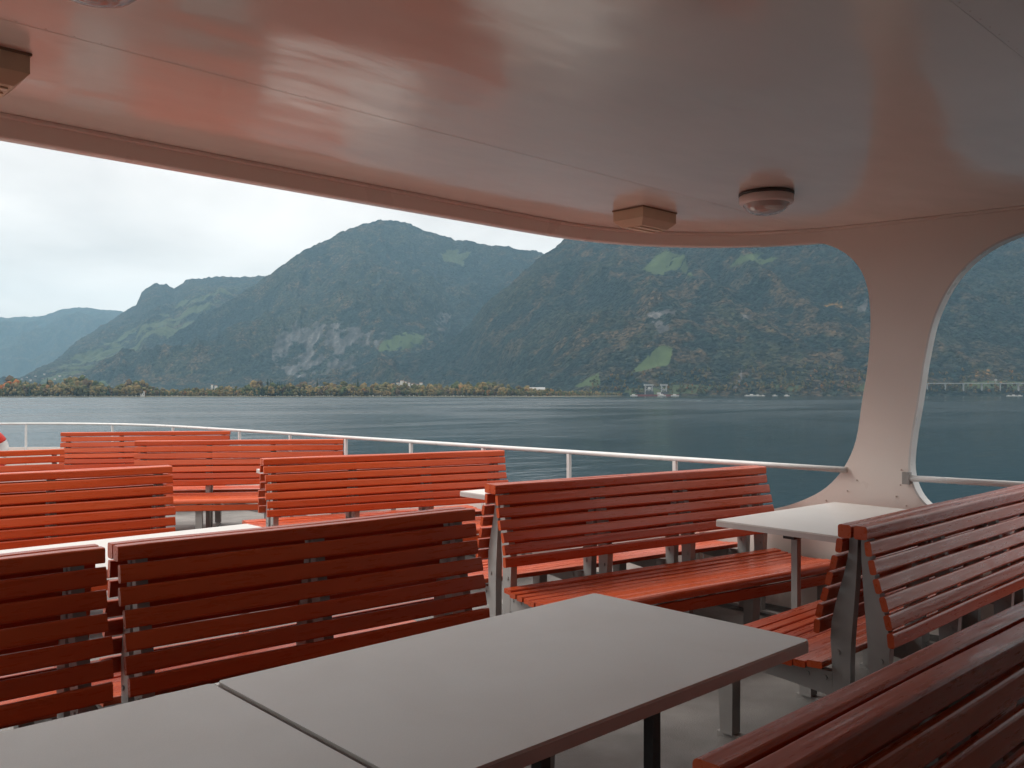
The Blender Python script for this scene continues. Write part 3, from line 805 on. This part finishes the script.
bp = N(nt, 'ShaderNodeBump', i_Strength=1.0, i_Distance=0.55); L(hf.outputs[0], bp.inputs['Height']); L(bp.outputs[0], b.inputs['Normal'])
rg = N(nt, 'ShaderNodeMapRange'); L(wc.outputs[0], rg.inputs[0]); rg.inputs[1].default_value = 0.38; rg.inputs[2].default_value = 0.62; rg.inputs[3].default_value = 0.05; rg.inputs[4].default_value = 0.14
rm = N(nt, 'ShaderNodeMix', data_type='FLOAT'); L(wk.outputs[0], rm.inputs[0]); L(rg.outputs[0], rm.inputs[2]); rm.inputs[3].default_value = 0.03
# wind-ruffled far water to port
v2 = N(nt, 'ShaderNodeVectorMath', operation='DISTANCE'); L(geo.outputs['Position'], v2.inputs[0]); v2.inputs[1].default_value = (300, 960, -5)
w2 = N(nt, 'ShaderNodeMapRange'); L(v2.outputs['Value'], w2.inputs[0]); w2.inputs[1].default_value = 500; w2.inputs[2].default_value = 1000; w2.inputs[3].default_value = 1; w2.inputs[4].default_value = 0
wm = N(nt, 'ShaderNodeMath', operation='MAXIMUM'); L(w2.outputs[0], wm.inputs[0]); L(wk.outputs[0], wm.inputs[1])
wq = N(nt, 'ShaderNodeMath', operation='MULTIPLY'); L(wm.outputs[0], wq.inputs[0]); L(pt.outputs[0], wq.inputs[1])
rn = N(nt, 'ShaderNodeMix', data_type='FLOAT'); L(wq.outputs[0], rn.inputs[0]); L(rm.outputs[0], rn.inputs[2]); rn.inputs[3].default_value = 0.34
L(rn.outputs[0], b.inputs['Roughness'])
def quad(name, pts, mat, kind='structure', label=None):
    m = MB(); m.add(pts, [tuple(range(len(pts)))]); o = m.build(name, mat); o['kind'] = kind
    if label: o['label'] = label
    return o
def cam2w(px, r, z=0.0):
    t = (px-512)/F
    return (r*(RX*t+CX), r*(RY*t+CY), z)
WS = 15500
quad('lake', [(-9000, -3000, -5), (WS, -3000, -5), (WS, WS, -5), (-9000, WS, -5)], M_WATER, label='calm dark teal lake water')
M_DELTA = mottled('delta_ground', (0.10, 0.10, 0.06), (0.20, 0.17, 0.11), 0.01, (0.9, 1.0))
m = MB(); vs = []; fs = []
k = 0
for px in range(-700, 650, 6):
    e = 18*math.sin(px*0.05)+12*math.sin(px*0.17+1)
    r0 = 1950+0.35*max(0, px)+e
    if px > 560: r0 += (px-560)*9
    for r_, z in ((r0, -5.25), (r0+14, -4.6), (r0+60, -4.0), (5200, -4.0), (10400, -4.0)):
        vs.append(cam2w(px, r_, z))
    k += 1
for i in range(k-1):
    for j in range(4): fs.append((5*i+j, 5*(i+1)+j, 5*(i+1)+j+1, 5*i+j+1))
m.add(vs, fs)
o = m.build('shore_ground', M_DELTA); o['kind'] = 'structure'; o['label'] = 'flat river delta land behind the far shore'
def shore_r(px):
    return 1950+0.35*max(0, px)+18*math.sin(px*0.05)+12*math.sin(px*0.17+1)+((px-560)*9 if px > 560 else 0)

# far-off wood on the delta and shoreline bushes: one mass of thousands of leaf clumps
M_LEAF, nt, b = new_mat('autumn_leaves')
at = N(nt, 'ShaderNodeVertexColor', layer_name='leaf'); nt.links.new(at.outputs['Color'], b.inputs['Base Color']); b.inputs['Roughness'].default_value = 0.9
b.inputs['Specular IOR Level'].default_value = 0.1
ico = bmesh.new(); bmesh.ops.create_icosphere(ico, subdivisions=1, radius=1.0)
ICV = np.array([v.co[:] for v in ico.verts]); ICF = np.array([[v.index for v in f.verts] for f in ico.faces]); ico.free()
def wood(name, label, trees):
    V = []; Fc = []; Cc = []; n = 0
    for (x, y, z, h, col, kind) in trees:
        nb = 9 if kind != 'con' else 5
        # trunk
        w_ = 0.05*h*0.35
        tv = np.array([(x-w_, y-w_, z-0.5), (x+w_, y-w_, z-0.5), (x+w_, y+w_, z-0.5), (x-w_, y+w_, z-0.5), (x, y, z+h*0.7)])
        V.append(tv); Fc.append(np.array([(0, 1, 4), (1, 2, 4), (2, 3, 4), (3, 0, 4)])+n); Cc.append(np.tile((0.06, 0.05, 0.04, 1), (5, 1))); n += 5
        for i in range(nb):
            if kind == 'con':
                tt = i/(nb-1); rad = h*0.17*(1.15-tt); c = np.array((x, y, z+h*(0.2+0.72*tt))); sc_ = np.array((rad, rad, h*0.13))
            else:
                tt = rng.random(); spread = h*0.26*math.sin(math.pi*(0.2+0.7*tt))
                a = rng.random()*6.28
                c = np.array((x+spread*math.cos(a), y+spread*math.sin(a), z+h*(0.22+0.66*tt)))
                s_ = h*(0.10+0.10*rng.random()); sc_ = np.array((s_, s_, s_*(0.8+0.5*rng.random())))
            vv = ICV*sc_*(0.7+0.6*rng.random((len(ICV), 1)))+c
            V.append(vv); Fc.append(ICF+n); n += len(ICV)
            cl = np.array(col)*(0.7+0.6*rng.random()); Cc.append(np.tile((*cl, 1), (len(ICV), 1)))
    V = np.concatenate(V); Fc = np.concatenate(Fc); Cc = np.concatenate(Cc)
    me = bpy.data.meshes.new(name); me.from_pydata(V.tolist(), [], Fc.tolist())
    ca = me.color_attributes.new('leaf', 'FLOAT_COLOR', 'POINT'); ca.data.foreach_set('color', Cc.reshape(-1).astype(np.float32))
    me.materials.append(M_LEAF); me.update()
    o = bpy.data.objects.new(name, me); link(o); props(o, label, None, None, 'stuff'); return o
LC = [(0.12, 0.105, 0.045), (0.17, 0.125, 0.05), (0.08, 0.08, 0.035), (0.20, 0.145, 0.06), (0.09, 0.065, 0.04), (0.07, 0.085, 0.035), (0.20, 0.11, 0.04)]
LW = np.array([0.24, 0.2, 0.2, 0.1, 0.12, 0.12, 0.02]); LW = LW/LW.sum()
trees = []
HS = 1.3
hprof = [(-120, 18), (0, 20), (10, 30), (24, 22), (60, 22), (84, 30), (92, 24), (110, 17), (138, 25), (150, 14), (200, 13), (240, 15), (255, 22), (275, 24), (300, 20), (340, 22), (380, 20), (460, 20), (480, 24), (520, 16), (560, 11), (620, 9)]
for row, (dr, cnt) in enumerate(((34, 560), (62, 520), (100, 420))):
    for i in range(cnt):
        px = -130+(760)*(i+rng.random())/cnt
        r_ = shore_r(px)+dr+rng.random()*24
        h = HS*float(np.interp(px, [p[0] for p in hprof], [p[1] for p in hprof]))*(0.6+0.65*rng.random())*(0.7+0.2*row)
        cl = LC[rng.choice(7, p=LW)]
        if px < 14 and px > -6 and row == 1: cl = (0.34, 0.12, 0.03)
        kind = 'con' if (262 < px < 292 and rng.random() < 0.45) or rng.random() < 0.05 else 'dec'
        if kind == 'con': cl = (0.025, 0.04, 0.025); h *= 1.15
        x, y, z = cam2w(px, r_, -4.2); trees.append((x, y, z, h, cl, kind))
wood('delta_wood', 'strip of autumn trees along the far flat shore', trees)
trees = []
PXr, PYr, Xr, Yr, Zr = TER['right']
for i in range(1500):
    c = rng.integers(300, Xr.shape[1]-1); rr_ = rng.integers(3, 22) if i % 3 else rng.integers(3, 9)
    px = PXr[rr_, c]
    if px < 590: continue
    cl = LC[rng.choice(7, p=LW)]
    cl = tuple(0.6*c_ for c_ in cl)
    if rng.random() < 0.06: cl = (0.17, 0.085, 0.03)
    trees.append((Xr[rr_, c], Yr[rr_, c], Zr[rr_, c]-1, 7+9*rng.random(), cl, 'con' if rng.random() < 0.15 else 'dec'))
wood('shoreline_trees', 'autumn trees and scrub at the foot of the right mountain', trees)

# ------------------------------------------------------------------ houses, boats, bridge
M_HW = mottled('house_plaster', (0.48, 0.46, 0.43), (0.60, 0.58, 0.55), 0.2, (0.8, 0.9))
M_HR = mottled('house_roof', (0.12, 0.07, 0.055), (0.2, 0.13, 0.10), 0.3, (0.8, 0.9))
M_HG = mottled('pale_concrete', (0.26, 0.26, 0.255), (0.34, 0.34, 0.33), 0.3, (0.6, 0.9))
M_WIN = mottled('far_window', (0.02, 0.025, 0.03), (0.05, 0.05, 0.06), 0.3, (0.1, 0.2))
def house(key, px, py, w, d_, h, label, group, roof=None):
    if key in TER:
        PX, PY, X, Y, Z = TER[key]
        nv = PX.shape[0]-8
        dist = (PX[:nv]-px)**2+(PY[:nv]-py)**2*4
        i = np.unravel_index(np.argmin(dist), dist.shape); x, y, z = X[i], Y[i], Z[i]
    else:
        x, y, z = cam2w(px, key, -4.0)
    rz = math.atan2(-x, y)+random.uniform(-0.4, 0.4)
    t = empty('house', (x, y, z), rz, label, 'house', group)
    m = MB(); m.box(-w/2, w/2, -d_/2, d_/2, -3, h); m.build('wall', M_HW, t)
    m = MB(); e = 0.6; rh = d_*0.32
    m.add([(-w/2-e, -d_/2-e, h+.02), (w/2+e, -d_/2-e, h+.02), (w/2+e, d_/2+e, h+.02), (-w/2-e, d_/2+e, h+.02), (-w/2-e, 0, h+rh), (w/2+e, 0, h+rh)],
          [(0, 1, 5, 4), (2, 3, 4, 5), (1, 2, 5), (3, 0, 4), (3, 2, 1, 0)]); m.build('roof', roof or M_HR, t)
    for k in range(max(2, int(w/5))):
        xx = -w/2+(k+0.5)*w/max(2, int(w/5))
        m = MB(); m.box(xx-0.7, xx+0.7, -d_/2-0.06, -d_/2-0.01, h*0.35, h*0.75); m.build('window', M_WIN, t)
GV = 'small white houses in the village under the far left mountain'
for px, py in [(22,380),(27,378),(31,381),(36,377),(42,379),(44,375),(47,376),(51,378),(55,380),(60,377),(64,379),(70,377),(75,380),(86,376),(92,379),(98,378),(113,364),(116,366),(118,363),(80,378)]:
    house('left', px, py, random.uniform(9, 16), 9, random.uniform(5, 8), 'tiny white village house on the slope under the far left mountain', GV)
GC = 'white houses behind the trees of the far central shore'
for px, py in [(388,384),(393,383),(398,382),(402,380),(405,381),(409,382),(413,383),(418,384),(421,382),(212,384),(216,385),(318,385),(372,385)]:
    x = 3050
    house(x, px, 0, random.uniform(7, 12), 8, (394-py)/F*x+2, 'white house rising behind the trees of the central far shore', GC)
house(2750, 535, 0, 62, 20, 20, 'long low white hall behind the shore trees left of the small meadow', None, M_HG)
house(2050, 142, 0, 10, 8, 9, 'single small white cabin among the trees of the left far shore', None, M_HG)

GB = 'small white boats moored along the right far shore'
def boat(px, r_, Lb, label, cabin=True, group=GB):
    x, y, z = cam2w(px, r_, -5.0)
    t = empty('motor_boat', (x, y, z), math.atan2(RY, RX)+random.uniform(-.3, .3), label, 'boat', group)
    m = MB(); h = Lb*0.13
    ring0 = [(-Lb/2, -Lb*.14), (Lb*.2, -Lb*.15), (Lb/2, 0), (Lb*.2, Lb*.15), (-Lb/2, Lb*.14)]
    n = 5
    m.add([(a*0.9, b_*0.75, -0.4) for a, b_ in ring0]+[(a, b_, h) for a, b_ in ring0], [tuple(range(n-1, -1, -1)), tuple(range(n, 2*n))]+[(i, (i+1) % n, n+(i+1) % n, n+i) for i in range(n)])
    m.build('hull', M_HW, t)
    if cabin:
        m = MB(); m.add([(-Lb*.25, -Lb*.1, h+.02), (Lb*.18, -Lb*.1, h+.02), (Lb*.18, Lb*.1, h+.02), (-Lb*.25, Lb*.1, h+.02), (-Lb*.22, -Lb*.08, h*2), (Lb*.06, -Lb*.08, h*2), (Lb*.06, Lb*.08, h*2), (-Lb*.22, Lb*.08, h*2)],
              [(0, 1, 5, 4), (1, 2, 6, 5), (2, 3, 7, 6), (3, 0, 4, 7), (4, 5, 6, 7), (3, 2, 1, 0)]); m.build('cabin', M_HW, t)
for i, (px, Lb) in enumerate([(747,16),(752,24),(758,18),(763,14),(775,16),(787,18),(1009,14),(1014,18),(1020,15)]):
    boat(px, 2600 if px < 900 else 2450, Lb, 'small white cabin boat moored off the %s of the right far shore' % ('wooded middle' if px < 900 else 'viaduct stretch'))

# gravel works pontoon with loading towers
M_RUST = mottled('rust_red', (0.16, 0.045, 0.04), (0.26, 0.08, 0.07), 0.1, (0.6, 0.8))
M_DK = mottled('dark_machinery', (0.03, 0.035, 0.04), (0.08, 0.08, 0.085), 0.1, (0.6, 0.8))
x, y, z = cam2w(657, 2560, -5.0)
g = empty('loading_pontoon', (x, y, z), math.atan2(RY, RX), 'dark red gravel loading pontoon with two pale towers by the far shore', 'pontoon')
m = MB(); m.add([(-58, -9, -1), (58, -9, -1), (58, 9, -1), (-58, 9, -1), (-64, -10, 5), (64, -10, 5), (64, 10, 5), (-64, 10, 5)], [(0, 1, 5, 4), (1, 2, 6, 5), (2, 3, 7, 6), (3, 0, 4, 7), (4, 5, 6, 7), (3, 2, 1, 0)]); m.build('hull', M_RUST, g)
for cx_, w_ in ((-24, 20), (20, 14)):
    m = MB()
    for sx in (-1, 1):
        for sy in (-1, 1): m.box(cx_+sx*w_/2-1, cx_+sx*w_/2+1, sy*5-1, sy*5+1, 5, 30)
    m.box(cx_-w_/2-3, cx_+w_/2+3, -6.5, 6.5, 30.02, 35)
    m.box(cx_-w_/2, cx_+w_/2, -5.5, 5.5, 17, 20)
    m.tube([(cx_-w_/2, -5, 6), (cx_+w_/2, -5, 29)], 0.7, 6); m.tube([(cx_+w_/2, -5, 6), (cx_-w_/2, -5, 29)], 0.7, 6)
    m.build('tower', M_HG, g)
m = MB(); m.box(-34, -10, -7, 7, 5.02, 14); m.box(6, 30, -7, 7, 5.02, 12); m.tube([(-10, 0, 28), (40, 0, 8)], 1.6, 6); m.build('machinery', M_DK, g)
m = MB(); m.box(-27, -20, -8, -7.02, 20.2, 27); m.box(0, 10, -9, 4, 5.03, 11); m.build('cabin', M_HW, g)
for px, Lb, lab in ((634, 22, 'white work boat moored left of the gravel loading pontoon'), (662, 26, 'white work boat moored in front of the gravel loading pontoon'), (675, 24, 'white work boat moored right of the gravel loading pontoon')):
    boat(px, 2520, Lb, lab, True, None)

# road viaduct along the right shore
A0 = Vector(cam2w(905, 2731, 0)); A1 = Vector(cam2w(1240, 2652, 0))
dv = (A1-A0); Lb = dv.length; rz = math.atan2(dv.y, dv.x)
z0 = (394-383.2)/F*2700+CAMZ
g = empty('road_viaduct', (A0.x, A0.y, 0), rz, 'long pale concrete road viaduct on piers above the right far shore', 'bridge')
m = MB(); m.box(0, Lb, -5, 5, z0-1.6, z0); m.box(0, Lb, -5.4, -5.02, z0-0.6, z0+1.2); m.build('deck', M_HG, g)
k = 0; xx = 12
while xx < Lb:
    m = MB(); m.box(xx-1.4, xx+1.4, -3.5, 3.5, -5, z0-1.62); m.box(xx-2.5, xx+2.5, -4.6, 4.6, z0-3.6, z0-1.63)
    m.build('pier', M_HG, g); xx += 54
m = MB(); m.tube([(270, 0, z0), (270, 0, z0+14)], 0.8, 6); m.box(266, 274, -0.5, 0.5, z0+8, z0+12); m.build('sign_gantry', M_HG, g)

# ------------------------------------------------------------------ haze
m = MB(); m.box(-9200, 16000, -3200, 16200, -12, 1750)
hz = m.build('haze', None); props(hz, 'thin blue autumn haze filling the valley air', None, None, 'stuff')
hm = bpy.data.materials.new('haze_air'); hm.use_nodes = True; nt = hm.node_tree
for n_ in list(nt.nodes):
    if n_.type != 'OUTPUT_MATERIAL': nt.nodes.remove(n_)
    else: om = n_
pv = N(nt, 'ShaderNodeVolumePrincipled'); pv.inputs['Color'].default_value = (0.42, 0.69, 0.89, 1); pv.inputs['Density'].default_value = 4.6e-5; pv.inputs['Anisotropy'].default_value = 0.1
nt.links.new(pv.outputs[0], om.inputs['Volume'])
hz.data.materials.append(hm)

# ------------------------------------------------------------------ sky, sun, camera
W = bpy.data.worlds.new('World'); sc.world = W; W.use_nodes = True; nt = W.node_tree
bg = nt.nodes['Background']; L = nt.links.new
SUN_EL, SUN_AZ = R(48), R(-35)      # azimuth clockwise from +Y: the bright side of the cloud lies ahead
sky = N(nt, 'ShaderNodeTexSky', sky_type='NISHITA', sun_disc=False, sun_elevation=SUN_EL, sun_rotation=SUN_AZ)
tc = N(nt, 'ShaderNodeTexCoord'); sx = N(nt, 'ShaderNodeSeparateXYZ'); L(tc.outputs['Generated'], sx.inputs[0])
ab = N(nt, 'ShaderNodeMath', operation='ABSOLUTE'); L(sx.outputs['Z'], ab.inputs[0])
dz = N(nt, 'ShaderNodeMath', operation='ADD'); L(ab.outputs[0], dz.inputs[0]); dz.inputs[1].default_value = 0.22
dx = N(nt, 'ShaderNodeMath', operation='DIVIDE'); L(sx.outputs['X'], dx.inputs[0]); L(dz.outputs[0], dx.inputs[1])
dy = N(nt, 'ShaderNodeMath', operation='DIVIDE'); L(sx.outputs['Y'], dy.inputs[0]); L(dz.outputs[0], dy.inputs[1])
cb = N(nt, 'ShaderNodeCombineXYZ'); L(dx.outputs[0], cb.inputs[0]); L(dy.outputs[0], cb.inputs[1]); L(sx.outputs['Z'], cb.inputs[2])
c1 = N(nt, 'ShaderNodeTexNoise', i_Scale=1.1, i_Detail=7, i_Roughness=0.55, i_Distortion=0.4); L(cb.outputs[0], c1.inputs['Vector'])
cr = ramp(nt, c1.outputs[0], [(0.36, (0.298, 0.278, 0.258)), (0.50, (0.352, 0.328, 0.304)), (0.64, (0.41, 0.382, 0.354))])
sk = N(nt, 'ShaderNodeVectorMath', operation='SCALE'); L(sky.outputs[0], sk.inputs[0]); sk.inputs['Scale'].default_value = 0.08
mx = N(nt, 'ShaderNodeMix', data_type='RGBA'); mx.inputs[0].default_value = 0.93; L(sk.outputs[0], mx.inputs[6]); L(cr.outputs[0], mx.inputs[7])
zr = N(nt, 'ShaderNodeMapRange'); L(sx.outputs['Z'], zr.inputs[0]); zr.inputs[1].default_value = 0.22; zr.inputs[2].default_value = 1.0; zr.inputs[3].default_value = 1.0; zr.inputs[4].default_value = 1.8   # overcast sky: the zenith is about three times the horizon
L(mx.outputs[2], bg.inputs['Color']); L(zr.outputs[0], bg.inputs['Strength'])
sl = bpy.data.lights.new('sun', 'SUN'); sl.energy = 0.6; sl.angle = R(25); sl.color = (1.0, 0.96, 0.9)
so = bpy.data.objects.new('sun', sl); COL.objects.link(so)
dirv = Vector((math.cos(SUN_EL)*math.sin(SUN_AZ), math.cos(SUN_EL)*math.cos(SUN_AZ), math.sin(SUN_EL)))
so.rotation_euler = dirv.to_track_quat('Z', 'Y').to_euler(); so.location = (0, 0, 30)

cam = bpy.data.cameras.new('camera'); cam.sensor_width = 36; cam.lens = 36*F/1024
cam.shift_y = 10/1024; cam.clip_start = 0.05; cam.clip_end = 60000
co = bpy.data.objects.new('camera', cam); COL.objects.link(co); co.location = (0, 0, CAMZ)
co.rotation_euler = (R(90), 0, -math.atan2(CX, CY)); sc.camera = co
sc.view_settings.view_transform = 'Standard'; sc.view_settings.look = 'None'
sc.view_settings.exposure = 1.72; sc.view_settings.gamma = 1
sc.cycles.max_bounces = 8; sc.cycles.diffuse_bounces = 4; sc.cycles.glossy_bounces = 4
sc.cycles.volume_bounces = 1; sc.cycles.use_denoising = True; sc.cycles.caustics_reflective = False
